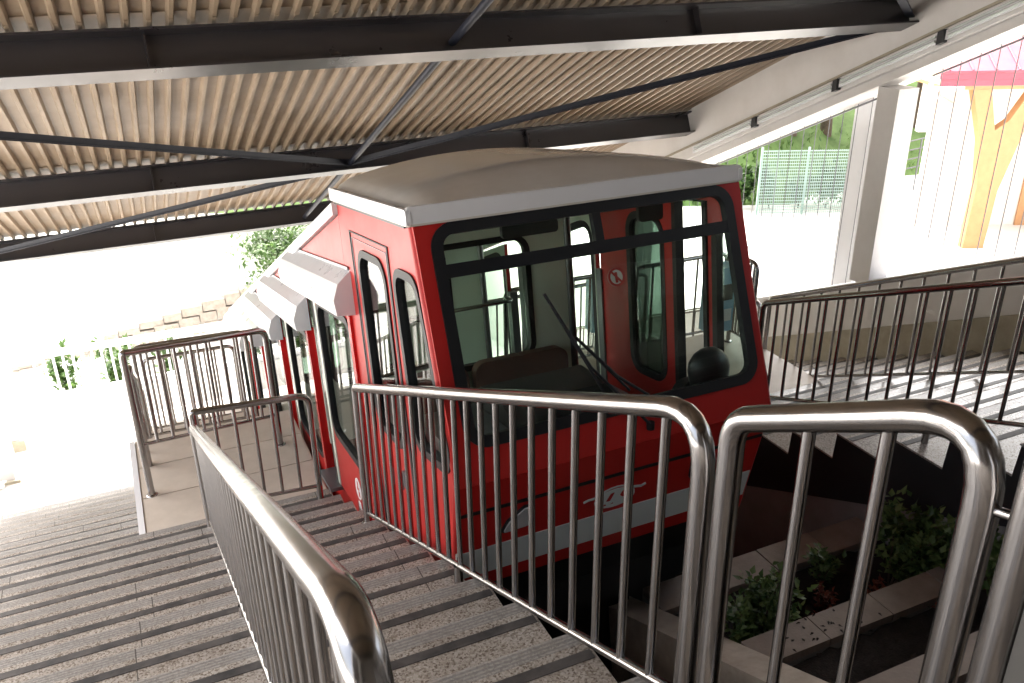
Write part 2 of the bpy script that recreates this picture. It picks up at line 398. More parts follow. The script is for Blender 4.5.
railing('gate', 'low steel barrier at the top of the platform beside the cab', (.175, 6.25), (1.045, 6.25), -1.895, -1.945, -2.74, -2.79,
        [.17, .34, .5, .66, .83], [(0, -2.97), (1, -3.0)], rt=.026, bend=.1, bendA=.02)
railing('gate', 'tall steel barrier across the beige platform, farther left', (-.235, 7.05), (.93, 7.42), -1.66, -1.82, -2.50, -2.68,
        [i/9 for i in range(1, 9)], [(0, -3.0), (1, -3.0)], rt=.028, bend=.1, bendA=.02)
ys = [7.6+.2*i for i in range(14)]
railing('railing', 'steel handrail seen end on beside the lower platforms', (-.22, 7.55), (-.22, 10.7), slope(7.55, 1.55), slope(10.7, 1.35), slope(7.55, .55), slope(10.7, .35),
        fracs(ys, 7.55, 10.7), [(0, -3.3), (1, slope(10.7, -.2))], rt=.026)
railing('gate', 'steel barrier behind the tall one, across the lower platform', (-.2, 9.0), (.92, 9.0), -2.42, -2.45, -3.45, -3.47,
        [i/9 for i in range(1, 9)], [(0, -3.76), (1, -3.76)], rt=.024, bend=.1)
railing('gate', 'smallest steel barrier farthest down the platforms', (-.15, 10.6), (.92, 10.6), -3.25, -3.27, -4.2, -4.22,
        [i/9 for i in range(1, 9)], [(0, -4.5), (1, -4.5)], rt=.024, bend=.1)
# far side of the car
ys = [1.8+.165*i for i in range(1, 21)]
railing('railing', 'dark near steel railing right of the car along the far stairs', (4.5, 1.5), (4.5, 5.1), .15, -1.37, -.80, -2.2,
        fracs(ys, 1.5, 5.1), [(0, slope(1.5, -.25)), (fracs([3.42], 1.5, 5.1)[0], -1.83), (1, slope(5.1, -.25))], rt=.024, rb=.0125, bend=.1)
ys = [1.6+.24*i for i in range(1, 24)]; ys = [y for y in ys if y < 7.0]
railing('railing', 'second steel handrail in the middle of the far stairs', (6.4, 1.4), (6.4, 7.15), slope(1.4, .97), slope(7.15, .97), slope(1.4, -.02), slope(7.15, -.02),
        fracs(ys, 1.4, 7.15), [(.05, slope(1.7, -.15)), (fracs([4.93], 1.4, 7.15)[0], slope(4.93, -.15)), (1, slope(7.15, -.2))], rt=.026, rb=.0135, bend=.1)
railing('railing', 'lower stretch of the handrail on the far stairs', (6.4, 7.3), (6.4, 12.6), slope(7.3, .97), slope(12.6, .97), slope(7.3, -.02), slope(12.6, -.02),
        [i/22 for i in range(1, 22)], [(0, slope(7.3, -.2)), (1, slope(12.6, -.2))], rt=.026, rb=.0135, bend=.1)
railing('gate', 'steel barrier seen through the windscreen across the far platform', (3.35, 7.6), (6.1, 7.6), -1.93, -1.93, -2.85, -2.85,
        [i/14 for i in range(1, 14)], [(0, -3.0), (1, -3.0)], rt=.024, bend=.1)
railing('railing', 'short steel handrail at the far platform edge next to the ticket box', (6.15, 7.12), (6.15, 7.5), -1.93, -1.93, -2.85, -2.85,
        [i/7 for i in range(1, 7)], [(0, -3.0), (1, -3.0)], rt=.024, bend=.1)
railing('gate', 'steel barrier one platform farther down behind the windscreen', (3.35, 9.2), (6.1, 9.2), -2.7, -2.7, -3.6, -3.6,
        [i/14 for i in range(1, 14)], [(0, -3.75), (1, -3.75)], rt=.024, bend=.1)
for bx, by, bz, lb in ((5.35, 6.75, -3.0, 'light blue ticket box behind the right side of the windscreen'), (5.15, 8.8, -3.75, 'light blue ticket box seen lower down through the partition opening')):
    b = thing('ticket_validator', lb, 'ticket box', (bx, by, bz), 'ticket boxes on the far platforms')
    MB().tube([(bx, by, bz), (bx, by, bz+.6)], .05, 12).build('post', 'steel', b)
    q = MB(); q.box((bx-.14, by-.09, bz+.6), (bx+.14, by+.09, bz+1.3)); q = q.build('case', 'blue_box', b)
    MB().box((bx-.11, by-.099, bz+.95), (bx+.11, by-.091, bz+1.12)).build('screen', 'dark_plastic', q)
    MB().box((bx-.11, by-.099, bz+.72), (bx+.11, by-.091, bz+.85)).build('slot_plate', 'sticker', q)

# ---------------------------------------------------------------- canopy roof
XL, XR = -3.15, 7.92
H0, H1 = 3.80, 4.14                              # underside and top of the beams above the slope
roof = thing('canopy_roof', 'tan corrugated metal roof on dark steel beams over the stairs', 'roof', (2, 7, 0))
ST = Vector((0, 1, -T)).normalized(); SN = Vector((0, T, 1)).normalized()
def beamI(y):
    b = MB(); fl = .25; th = .018; hh = (H1-H0)*SN.z; o = Vector((0, y, slope(y, H0)))
    def Q(a, n, x): return Vector((x, 0, 0))+o+ST*a+SN*n
    prof = [(-fl, 0), (0, 0), (0, th), (-fl/2+.007, th), (-fl/2+.007, hh-th), (0, hh-th), (0, hh), (-fl, hh), (-fl, hh-th), (-fl/2-.007, hh-th), (-fl/2-.007, th), (-fl, th)]
    b.prism(prof, lambda a, n, t: Q(a, n, t), XL, XR-.02)
    o_ = b.build('beam', 'beam', roof)
    for x in (-1.9, .35, 5.2):
        q = MB(); q.prism([(-fl/2-.09, th+.001), (-fl/2-.0075, th+.001), (-fl/2-.0075, hh-th-.001), (-fl/2-.09, hh-th-.001)], lambda a, n, t: Q(a, n, x+t), -.006, .006); q.build('stiffener_plate', 'beam', o_)
BY = [-7.6, -3.9, -.15, 3.6, 7.3, 11.05, 14.4]
for y in BY: beamI(y)
# corrugated sheets: one panel between each pair of beams, ribs along the slope
def sheet(y0, y1, lift):
    b = MB(); pitch = .153; prof = []
    x = XL
    while x < XR-.02:
        prof += [(x, .055), (x+.016, .0), (x+.046, .0), (x+.062, .055)]
        x += pitch
    n = len(prof); th = .004
    def pt(p, y, dz): return (min(p[0], XR-.03), y, slope(y, H1+.003+lift)+p[1]+dz)
    vs = [pt(p, y0, 0) for p in prof]+[pt(p, y1, 0) for p in prof]+[pt(p, y0, th) for p in prof]+[pt(p, y1, th) for p in prof]
    fs = []
    for i in range(n-1):
        fs += [(i, i+1, n+i+1, n+i), (2*n+i, 3*n+i, 3*n+i+1, 2*n+i+1), (i, 2*n+i, 2*n+i+1, i+1), (n+i, n+i+1, 3*n+i+1, 3*n+i)]
    b.add(vs, fs); b.build('roof_sheet', 'ceil', roof, fix=False)
for i in range(len(BY)-1):
    sheet(BY[i]-.1, BY[i+1]+.12, .012*(len(BY)-i))
# tie tube along the slope and cross braces
b = MB(); b.tube([(2.82, -3.8, slope(-3.8, H0+.12)), (2.69, 14.4, slope(14.4, H0+.12))], .035, 12); b.build('tie_tube', 'tube', roof)
def brace(p, q, r=.045):
    a = Vector((p[0], p[1], slope(p[1], H0+.10))); c = Vector((q[0], q[1], slope(q[1], H0+.10)))
    d = (c-a).normalized(); s_ = d.cross(Vector((0, 0, 1))).normalized()*r; u = Vector((0, 0, .006))
    b = MB(); b.hexa([a-s_-u, a+s_-u, c+s_-u, c-s_-u, a-s_+u, a+s_+u, c+s_+u, c-s_+u])
    v = Vector((0, 0, .07)); e = s_.normalized()*.006
    b.hexa([a-e+u, a+e+u, c+e+u, c-e+u, a-e+v, a+e+v, c+e+v, c-e+v])
    b.build('brace', 'tube', roof)
brace((2.69, 11.0), (7.9, 7.5)); brace((2.69, 11.0), (-3.3, 7.2)); brace((2.69, 11.2), (-3.3, 15.0)); brace((2.69, 11.2), (7.9, 14.4))
brace((2.69, 3.6), (7.9, 7.2)); brace((2.69, 3.6), (-3.3, 7.2)); brace((2.69, 3.6), (7.9, 0)); brace((2.69, 3.6), (-3.3, 0))
b = MB(); z = slope(11.12, H0)
b.prism([(2.49, 10.95), (2.89, 10.95), (2.89, 11.3), (2.49, 11.3)], lambda x, y, t: (x, y, slope(y, H0+.06)+t), 0, .012); g = b.build('gusset_plate', 'beam', roof)
for dx in (-.13, -.05, .05, .13):
    MB().lathe((2.69+dx, 11.0, slope(11, H0+.035)), [(.014, 0), (.014, .03)], 8).build('bolt', 'grey_metal', g)

# ---------------------------------------------------------------- right side wall with cable-screened openings
sw = thing('side_wall', 'white concrete side wall with sloping beam, pillars and open bays', 'wall', (8.2, 6, -3))
def wslab(name, m, y0, y1, d0, d1, x0, x1, parent=sw):
    b = MB(); b.prism([(y0, slope(y0, d0)), (y1, slope(y1, d0)), (y1, slope(y1, d1)), (y0, slope(y0, d1))], lambda y, z, t: (t, y, z), x0, x1)
    return b.build(name, m, parent)
wslab('edge_beam', 'wall', -6, 15.2, 3.43, 4.6, 7.9, 8.16)
wslab('lower_beam', 'wall', -6, 15.2, 3.32, 3.428, 7.99, 8.5)
wslab('parapet', 'wall', -6, 15.2, DR-.5, .90, 8.09, 8.42)
wslab('coping', 'white_paint', -6, 15.2, .902, .94, 8.06, 8.48)
wslab('skirting', 'skirt', -6, 15.2, DR-.3, .30, 8.055, 8.088)
for y0 in (-3.0, 2.2, 7.28, 12.4):
    b = MB(); b.box((8.0, y0, slope(y0+.15, .93)), (8.3, y0+.30, slope(y0+.3, 3.318))); b.build('pillar', 'wall', sw)
    b = MB(); b.box((8.55, y0+.76, slope(y0+.8, .5)), (8.7, y0+1.14, slope(y0+1.1, 3.5))); b.build('outer_post', 'white_paint', sw)
wslab('roof_edge_trim', 'wall', -6, 15.2, 4.605, 4.7, 7.85, 8.25)
def cables(label, y0, y1):
    n = int((y1-y0)/.225)
    sc_ = thing('cable_screen', label, 'cable screen', (8.45, (y0+y1)/2, slope((y0+y1)/2, .95)), 'cable screens in the wall openings')
    for i in range(n+1):
        y = y0+.12+i*(y1-y0-.24)/n
        MB().tube([(8.45, y, slope(y, .935)), (8.45, y, slope(y, 3.32))], .0055, 6, False).build('cable', 'steel_dark', sc_)
    b = MB(); b.tube([(8.45, y0, slope(y0, 3.29)), (8.45, y1, slope(y1, 3.29))], .012, 8); b.build('top_bar', 'steel_dark', sc_)
cables('thin vertical steel cables in the opening left of the white pillar', 7.72, 12.38)
cables('thin vertical steel cables in the opening right of the white pillar', 2.66, 7.26)
# fluorescent tubes under the sloping beam
grp = 'fluorescent lamps along the wall beam'
lab = ['fluorescent lamp nearest the top right corner under the white beam', 'fluorescent lamp above the white pillar', 'fluorescent lamp left of the pillar over the first opening', 'fluorescent lamp lowest along the beam next to the car roof', 'fluorescent lamp out of sight behind the car roof']
for i, y0 in enumerate((5.36, 6.73, 8.09, 9.47)):
    y1 = y0+1.345
    la = thing('fluorescent_lamp', lab[i], 'lamp', (7.95, (y0+y1)/2, slope((y0+y1)/2, 3.55)), grp)
    wslab('housing', 'white_paint', y0, y1, 3.475, 3.57, 7.862, 7.898, la)
    for dz in (3.50, 3.545):
        b = MB(); b.tube([(7.845, y0+.06, slope(y0+.06, dz)), (7.845, y1-.06, slope(y1-.06, dz))], .014, 10); b.build('tube', 'lamp_glass', la)
    wslab('end_bracket', 'black_metal', y0-.04, y0+.03, 3.45, 3.58, 7.825, 7.899, la)

wslab('shadow_strip', 'skirt', -6, 15, 3.60, 3.63, 7.87, 7.899)  # dark strip standing in for the shadow line above the lamps

# left side: piers and beam at the open lower end
for i, (y0, lb) in enumerate(((15.6, 'white pier at the left edge nearest the stairs'), (17.1, 'white pier at the left edge on the lower landing'))):
    t = thing('pier', lb, 'pier', (-2.9, y0, -7.4), 'white piers by the landing')
    b = MB(); b.box((-3.3, y0, -7.2), (-2.62-.0*i, y0+.55, -4.4)); b.build('shaft', 'wall', t)
    b = MB(); b.box((-3.35, y0-.06, -7.419), (-2.55, y0+.61, -7.2)); b.build('base', 'skirt', t)
lw = thing('low_wall', 'white low wall along the left edge of the stairs', 'wall', (-3, 5, -2))
wslab('wall_body', 'wall', -6, 15.3, -1.2, .12, -3.1, -2.76, lw)
wslab('coping', 'white_paint', -6, 15.3, .122, .16, -3.14, -2.72, lw)
for y0 in (-4, 3.4, 10.8):
    b = MB(); b.box((-3.08, y0, slope(y0+.15, .15)), (-2.78, y0+.3, slope(y0+.3, H0)-.004)); b.build('pillar', 'wall', lw)
# unseen upper hall behind the photographer, added for darkness and dark reflections
ub = thing('unseen_hall', 'unseen upper hall walls behind the viewpoint, added to block light', 'building', (2, -6, 2))
b = MB(); b.box((-3.4, -6.6, -1), (8.7, -6.2, 7.6)); b.build('wall', 'hall', ub)  # back wall of the added unseen hall
for x0, x1 in ((-3.75, -3.42), (8.7, 9.0)):
    b = MB(); b.box((x0, -6.6, -1), (x1, -1.2, 7.4)); b.build('wall', 'hall', ub)  # side walls of the added unseen hall
b = MB(); b.box((-3.4, -6.19, -1), (8.0, -1.68, .944)); b.build('unseen_hall_floor', 'concrete', ub)

# ---------------------------------------------------------------- funicular car
a9 = R(9); CO = Vector((0, 3.79, .07)); VV = Vector((0, math.cos(a9), -math.sin(a9))); WW = Vector((0, math.sin(a9), math.cos(a9)))
def L(u, v, w): return Vector((u, 0, 0))+CO+VV*v+WW*w
UL, UR = 1.2, 3.08; UM = (UL+UR)/2
rk = R(13.3); bb = R(20)
DN = -WW*math.cos(rk)-VV*math.sin(rk); NI = VV*math.cos(rk)-WW*math.sin(rk)
D2 = -WW*math.cos(bb)+VV*math.sin(bb); N2 = VV*math.cos(bb)+WW*math.sin(bb)
FS = 1.265; FO = CO+DN*FS
def F1(u, s, t): return Vector((u, 0, 0))+CO+DN*s+NI*t
def F2(u, s, t): return Vector((u, 0, 0))+FO+D2*s+N2*t
car = thing('funicular_car', 'red and white stepped funicular car waiting beside the stairs', 'funicular car', L(UM, 2.5, -2.6))
PV_, PW_ = 1.685, -.466                          # step from one compartment to the next
def side(u, sgn):                                # mapping for side plates; t is depth inwards
    return lambda v, w, t: L(u+sgn*t, v, w)
def ring(name, poly, wd, fn, t0, t1, m, parent): return MB().plate(poly, [inset(poly, wd)], fn, t0, t1).build(name, m, parent)
def pane(name, poly, fn, t, m, parent): return MB().plate(poly, [], fn, t, t+.004).build(name, m, parent)

# cab front, upper and lower
ws = rrect(1.30, 2.98, .03, 1.07, .10, 8)
fp = MB().plate([(UL+.004, .002), (UR-.004, .002), (UR-.03, FS), (UL+.004, FS)], [ws], F1, 0, .035).build('front_panel', 'red', car)
wsc = pane('windscreen', rrect(1.302, 2.978, .032, 1.068, .10, 8), F1, .012, 'glass', car)
ring('gasket', rrect(1.272, 3.008, .004, 1.098, .125, 8), .058, F1, -.014, .03, 'rubber', wsc)
MB().plate([(1.32, .203), (2.96, .203), (2.96, .268), (1.32, .268)], [], F1, -.012, .028).build('transom_bar', 'rubber', wsc)
MB().plate([(2.143, .055), (2.19, .055), (2.19, .205), (2.143, .205)], [], F1, -.011, .027).build('mullion', 'rubber', wsc)
lp = MB().plate([(UL+.004, .004), (UR-.03, .004), (UR-.05, .74), (UL+.03, .74)], [], F2, 0, .04).build('lower_front_panel', 'red', car)
MB().plate([(UL+.002, .455), (UR-.045, .455), (UR-.05, .645), (UL+.012, .645)], [], F2, -.004, .01).build('white_stripe', 'stripe', lp)
MB().plate([(UL+.003, .178), (UR-.035, .178), (UR-.035, .198), (UL+.003, .198)], [], F2, -.006, .01).build('seam_strip', 'black', lp)
for x, sg in ((1.53, 1), (2.66, -1)):
    o = [(x-.10*sg, .385), (x+.075*sg, .375), (x+.085*sg, .225), (x+.03*sg, .225), (x-.06*sg, .30)]
    if sg < 0: o = o[::-1]
    o = rpoly(o, .03, 4)
    h = MB().plate(o, [], F2, -.010, .03).build('headlight', 'black_metal', car)
    MB().plate(inset(o, .012), [], F2, -.018, -.009).build('lens', 'lens', h) if 'lens' in M else None
# emblem: a winged oval with a bow over it
em = MB()
def stroke(pts, wd, d=-.0035):
    n = len(pts)
    for i in range(n-1):
        p, q = Vector(pts[i]), Vector(pts[i+1]); e = (q-p).normalized(); nn = Vector((-e.y, e.x))*wd/2; e2 = e*wd*.25
        em.plate([tuple(p-nn-e2), tuple(q-nn+e2), tuple(q+nn+e2), tuple(p+nn-e2)], [], F2, d, .002)
ex, ey = 2.11, .345
stroke([(ex-.19, ey-.012), (ex-.165, ey-.02), (ex-.12, ey-.02)], .014)
stroke([(ex+.115, ey-.03), (ex+.16, ey-.02), (ex+.185, ey-.03)], .014, -.0036)
stroke([(ex+.12*math.cos(R(a))-.0, ey+.01-.075*math.sin(R(a))) for a in range(10, 171, 16)], .009, -.0037)
em.plate([(ex+.125*math.cos(R(a)), ey+.015+.066*math.sin(R(a))) for a in range(0, 360, 15)],
         [rpoly([(ex-.055, ey+.03), (ex-.03, ey-.025), (ex+.0, ey-.03), (ex-.025, ey+.035)], .008, 3), rpoly([(ex+.03, ey+.005), (ex+.045, ey-.03), (ex+.085, ey-.01), (ex+.055, ey+.03)], .01, 3),
          [(ex-.075, ey+.062), (ex-.055, ey+.042), (ex-.045, ey+.062)], [(ex-.03, ey+.062), (ex-.008, ey+.045), (ex+.0, ey+.058)]], F2, -.0034, .002)
em.build('emblem', 'stripe', lp)
MB().plate([(UL+.03, .742), (UR-.05, .742), (UR-.2, 1.15), (UL+.18, 1.15)], [], F2, .05, .3).build('buffer_beam', 'black', car)
# wipers
def wiper(p0, p1, p2):
    b = MB(); b.tube([F1(*p0, -.02), F1(*p1, -.05)], .008, 8); b.tube([F1(*p1, -.045), F1(*p2, -.022)], .009, 6)
    d = Vector(p2)-Vector(p1); b.tube([F1(p1[0]-d.x*.35, p1[1]-d.y*.35, -.022), F1(*p2, -.02)], .007, 6)
    b.lathe(F1(*p0, -.01), [(.022, -.02), (.022, .02)], 10); b.build('wiper', 'rubber', car)
wiper((2.28, 1.19), (1.98, .83), (1.80, .42)); wiper((2.50, 1.20), (2.12, .90), (1.93, .66))

# cab sides
cabo = [(.04, -.002), (-.247, -1.232), (.02, -1.95), (1.53, -2.30), (1.53, -.002)]
w1 = rrect(.57, 1.125, -1.345, -.262, .13, 8)
w2 = rpoly([(.405, -.262), (.03, -.262), (-.245, -1.185), (.335, -1.225)], .13, 7)
for u, sg, nm in ((UL, 1, 'left'), (UR, -1, 'right')):
    fn = side(u, sg)
    if sg > 0: W1, W2, WD = w1, w2, []
    else: W1, W2, WD = rrect(.72, 1.14, -1.36, -.27, .12, 8), rpoly([(.19, -.26), (.03, -.26), (-.24, -1.185), (.19, -1.215)], .08, 6), [[(.275, -1.6), (.565, -1.6), (.565, -.13), (.275, -.13)]]
    MB().plate(cabo, [W1, W2]+WD, fn, 0, .035).build('side_panel', 'red', car)
    g = pane('door_window', W1, fn, .015, 'glass' if sg > 0 else 'glass_dark', car)
    ring('gasket', inset(W1, -.018), .045, fn, -.010, .04, 'rubber', g)
    g = pane('quarter_window', W2, fn, .015, 'glass', car)
    ring('gasket', inset(W2, -.018), .045, fn, -.010, .04, 'rubber', g)
    b = MB(); b.tube([fn(.045, .0, .02)]+[fn(.04-.287*k/4, -1.232*k/4, .018) for k in range(1, 5)]+[fn(.02, -1.95, .03)], .028, 10); b.build('corner_post', 'red', car)
    if sg < 0:
        ring('door_frame', inset(WD[0], -.03), .04, fn, -.01, .05, 'rubber', car)
        continue
    d = ring('door_seal', [(.468, -2.2), (1.278, -2.2), (1.278, -.158), (.468, -.158)], .022, fn, -.006, .01, 'rubber', car)
    ring('door_seal', [(.505, -2.16), (1.243, -2.16), (1.243, -.195), (.505, -.195)], .008, fn, -.004, .01, 'grey_metal', car)
    b = MB(); b.prism([(.60, -1.50), (.68, -1.50), (.68, -1.60), (.60, -1.60)], fn, -.012, .0); b.tube([fn(.64, -1.49, -.03), fn(.64, -1.60, -.03)], .009, 8); b.build('door_handle', 'grey_metal', car)
    b = MB(); b.prism([(.06, .004), (1.5, .004), (1.5, -.016), (.06, -.016)], fn, -.022, .0); b.build('drip_rail', 'black_metal', car)

# cab roof: crowned shell with rolled white edge
def roofshell():
    b = MB(); nu, nv = 28, 14; vs = []
    for j in range(nv+1):
        v = -.03+1.575*j/nv; g = min(1, (v+.03)/.45); g = 1-(1-g)**2.2
        gb = min(1, max(0, (1.62-v)/.2))
        for i in range(nu+1):
            x = -1+2*i/nu; e = 1-abs(x)**5
            hh = .085*min(1, (1-abs(x))*9)**.5+.015*e+.115*g*(1-abs(x)**2.0)
            vs.append(L(UM-.028+x*.944, v, hh if abs(x) < 1 else .0))
    n = nu+1
    b.add(vs, [(j*n+i, j*n+i+1, (j+1)*n+i+1, (j+1)*n+i) for j in range(nv) for i in range(nu)], True)
    under = [L(UM-.028+x*.944, v, -.001) for v in (-.03, 1.545) for x in (-1, 1)]
    b.add(under, [(0, 2, 3, 1)])
    for j in (0, nv):
        b.add([vs[j*n+i] for i in range(n)], [tuple(range(n))])
    return b.build('cab_roof', 'car_roof', car)
cr = roofshell()
tr = MB(); x0, x1 = UL-.036, UR-.02
tr.plate(rrect(x0, x1, .0, .082, .025, 4), [], lambda u, w_, t: L(u, -.045+t, w_+.012), 0, .03); tr.build('front_trim', 'white_paint', car)
for u, sg in ((UL-.036, 1), (UR-.021, -1)):
    MB().plate(rrect(-.05, 1.53, .006, .082, .02, 4), [], side(u, sg), -.004, .02).build('side_trim', 'white_paint', car)
MB().plate([(UL+.03, -.05), (UR-.03, -.05), (UR-.03, -.025), (UL+.03, -.025)], [], lambda u, w_, t: L(u, t, w_), .03, 1.47).build('ceiling', 'cream', car)

# sloping roof and the stepped compartments
NM = 5; END = 1.53+PV_*NM
rs = (PW_/PV_)
b = MB(); b.prism([(1.546, -.012), (END, -.012+(END-1.546)*rs), (END, -.09+(END-1.546)*rs), (1.546, -.09)], lambda v, w_, t: L(t, v, w_), UL-.03, UR+.03); b.build('sloping_roof', 'white_paint', car)
b = MB(); b.prism([(1.55, -.10), (END, -.10+(END-1.55)*rs), (END, -.12+(END-1.55)*rs), (1.55, -.12)], lambda v, w_, t: L(t, v, w_), UL+.04, UR-.04); b.build('sloping_ceiling', 'cream', car)
for k in range(NM):
    dv, dw = PV_*k, PW_*k; v0 = 1.53+dv
    for u, sg in ((UL, 1), (UR, -1)):
        fn = (lambda uu, s2: (lambda v, w_, t: L(uu+s2*t, v, w_)))(u, sg)
        ua, ub_ = (.72, .84) if sg > 0 else (.24, .24-PW_)
        uw = [(v0+.004, dw-ua), (v0+PV_, dw-ub_), (v0+PV_, dw-.095+PW_), (v0+.004, dw-.095)]
        MB().plate(uw, [], fn, .0, .03).build('upper_wall', 'red', car)
        MB().plate(uw, [], fn, .032, .040).build('inner_lining', 'cream', car)
        # boxed hood over the doorway
        if sg > 0:
            sec = [(.0, -.425), (.09, -.50), (.128, -.60), (.117, -.70), (.0, -.712)]
            b = MB(); va, vb = 1.40+dv, 3.52+dv
            A_ = [L(u-sg*p, va, q+dw) for p, q in sec]; B_ = [L(u-sg*p, vb, q+dw-.13) for p, q in sec]; n = len(sec)
            b.add(A_+B_, [tuple(range(n)), tuple(range(2*n-1, n-1, -1))]+[(i, (i+1) % n, n+(i+1) % n, n+i) for i in range(n)])
            hd = b.build('door_hood', 'white_paint', car)
            b = MB(); A2 = [L(u-sg*p, va+.02, q+dw) for p, q in ((-.0, -.405), (.012, -.405), (.012, -.425), (.0, -.425))]; B2 = [L(u-sg*p, vb, q+dw-.13) for p, q in ((0, -.405), (.012, -.405), (.012, -.425), (0, -.425))]
            b.add(A2+B2, [(0, 1, 2, 3), (7, 6, 5, 4)]+[(i, (i+1) % 4, 4+(i+1) % 4, 4+i) for i in range(4)]); b.build('hood_seal', 'grey_metal', hd)
        # post, window panel, steel door posts
        b = MB(); b.prism([(v0-.02, dw-.72), (v0+.05, dw-.72), (v0+.05, dw-2.44), (v0-.02, dw-2.44)], fn, -.02, .05); b.build('door_post', 'red_post' if sg > 0 else 'steel_dark', car)
        ta, tb_ = (.80, .86) if sg > 0 else (.36, .66)
        wp = rpoly([(v0+.10, dw-ta), (v0+1.18, dw-tb_), (v0+1.18, dw-1.93), (v0+.10, dw-1.95)][::-1], .16, 7)
        po = [(v0+.07, dw-ta+.07), (v0+.07, dw-2.43), (v0+1.225, dw-2.43), (v0+1.225, dw-tb_+.06)]
        MB().plate(po, [inset(wp, -.02)], fn, .036, .043).build('inner_lining', 'cream', car)
        MB().plate(po, [wp], fn, .005, .035).build('window_panel', 'red', car)
        g = pane('side_window', wp, fn, .018, 'glass', car)
        ring('gasket', inset(wp, -.018), .05, fn, -.006, .042, 'rubber', g)
        for q0, q1, mm in ((1.235, 1.30, 'cream'), (1.305, 1.36, 'steel'), (1.375, 1.46, 'steel_dark')):
            b = MB(); b.prism([(v0+q0, dw-.80), (v0+q1, dw-.80), (v0+q1, dw-2.43), (v0+q0, dw-2.43)], fn, .0 if mm != 'steel_dark' else .03, .05); b.build('door_jamb', mm, car)
        b = MB(); b.prism([(v0+1.22, dw-2.44), (v0+1.66, dw-2.44), (v0+1.66, dw-2.47), (v0+1.22, dw-2.47)], fn, -.09, .2); b.build('door_sill', 'grey_metal', car)
        MB().plate([(v0, dw-2.47), (v0+PV_, dw-2.47), (v0+PV_, dw-2.72), (v0, dw-2.72)][::-1], [], fn, .02, .05).build('skirt', 'red', car)
        if sg > 0 and k == 0:
            cs = [(v0+.55+.085*math.cos(R(a)), dw-2.19+.085*math.sin(R(a))) for a in range(0, 360, 15)]
            s1 = MB().plate(cs, [], fn, .001, .004).build('round_sticker', 'sticker', car)
            q = MB(); q.plate(rrect(v0+.535, v0+.565, dw-2.17, dw-2.13, .008), [], fn, .0, .002); q.plate(rrect(v0+.52, v0+.58, dw-2.20, dw-2.175, .008), [], fn, .0, .002); q.plate(rrect(v0+.51, v0+.55, dw-2.25, dw-2.205, .008), [], fn, .0, .002)
            q.build('pictogram', 'red', s1)
            MB().plate(rpoly([(v0+.50, dw-2.40), (v0+.62, dw-2.40), (v0+.60, dw-2.30), (v0+.53, dw-2.30)], .02, 4), [], fn, .001, .004).build('small_sticker', 'sticker', car)
    # floor, partition, bench, hand rail of the compartment
    b = MB(); b.prism([(v0, dw-2.43), (v0+PV_, dw-2.43), (v0+PV_, dw-2.5), (v0, dw-2.5)], lambda v, w_, t: L(t, v, w_), UL+.06, UR-.06); b.build('floor', 'grey_metal', car)
    pw = rrect(UL+.14, 2.45, dw-1.24, dw-.38, .11, 7)
    MB().plate([(UL+.04, dw-1.75), (2.765, dw-1.75), (2.765, dw-.13), (UL+.04, dw-.13)], [pw], lambda u, w_, t: L(u, v0-.05+t, w_), 0, .03).build('partition', 'cream', car)
    g = pane('partition_window', pw, lambda u, w_, t: L(u, v0-.05+t, w_), .012, 'glass', car)
    ring('gasket', inset(pw, -.015), .04, lambda u, w_, t: L(u, v0-.05+t, w_), -.012, .04, 'rubber', g)
    b = MB(); b.tube([L(2.765, v0-.04, dw-.14), L(2.765, v0-.04, dw-2.4)], .03, 12); b.build('grab_pole', 'steel_dark', car)
    b = MB(); b.tube(fillet([L(UL+.1, v0+1.0, dw-1.05), L(UL+.1, v0+.85, dw-1.05), L(2.70, v0+.85, dw-1.05), L(2.70, v0+.98, dw-1.05)], .05), .016, 10); b.build('hand_rail', 'steel', car)
    for sx in range(3):
        x = UL+.22+sx*.5
        b = MB(); b.plate(rrect(x, x+.44, dw-2.02, dw-1.5, .06), [], lambda u, w_, t: L(u, v0+.04+t, w_), 0, .06); b.plate(rrect(x, x+.44, v0+.10, v0+.5, .06), [], lambda u, v, t: L(u, v, dw-2.05+t), 0, .06); b.build('seat', 'seat', car)
# driver's desk, chair, mirror and fan in the cab
b = MB(); b.prism([(-.08, -1.22), (-.08, -1.12), (.10, -1.02), (.42, -1.0), (.45, -1.9), (.14, -1.9)], lambda v, w_, t: L(t, v, w_), 1.62, 2.26); o = b.build('driver_desk', 'dark_plastic', car)
b = MB(); b.prism([(-.10, -1.2), (-.10, -1.12), (.5, -1.12), (.5, -1.25)], lambda v, w_, t: L(t, v, w_), UL+.05, 1.61); b.build('dashboard', 'grey_metal', car)
b = MB(); b.prism([(.5, -1.9), (.5, -1.28), (.95, -1.28), (.95, -1.9)], lambda v, w_, t: L(t, v, w_), 2.30, 2.62); b.build('control_cabinet', 'grey_metal', car)
for x in (1.5, 1.95, 2.25):
    b = MB(); b.plate(rrect(x, x+.40, -1.60, -1.18, .08), [], lambda u, w_, t: L(u, 1.36+t, w_), 0, .08); b.plate(rrect(x, x+.40, .98, 1.36, .08), [], lambda u, v, t: L(u, v, -1.62+t), 0, .07); b.build('bench_seat', 'seat', car)
b = MB()
vsph = []; nn = 14
for j in range(9):
    ph = R(-90+180*j/8)
    for i in range(nn):
        th = 2*math.pi*i/nn; vsph.append(L(2.90+.135*math.cos(ph)*math.cos(th), .06+.09*math.cos(ph)*math.sin(th), -1.10+.17*(math.sin(ph)+.25*(1-abs(math.sin(ph))))))
b.add(vsph, [(j*nn+i, j*nn+(i+1) % nn, (j+1)*nn+(i+1) % nn, (j+1)*nn+i) for j in range(8) for i in range(nn)], True); b.build('driver_headrest', 'dark_plastic', car)
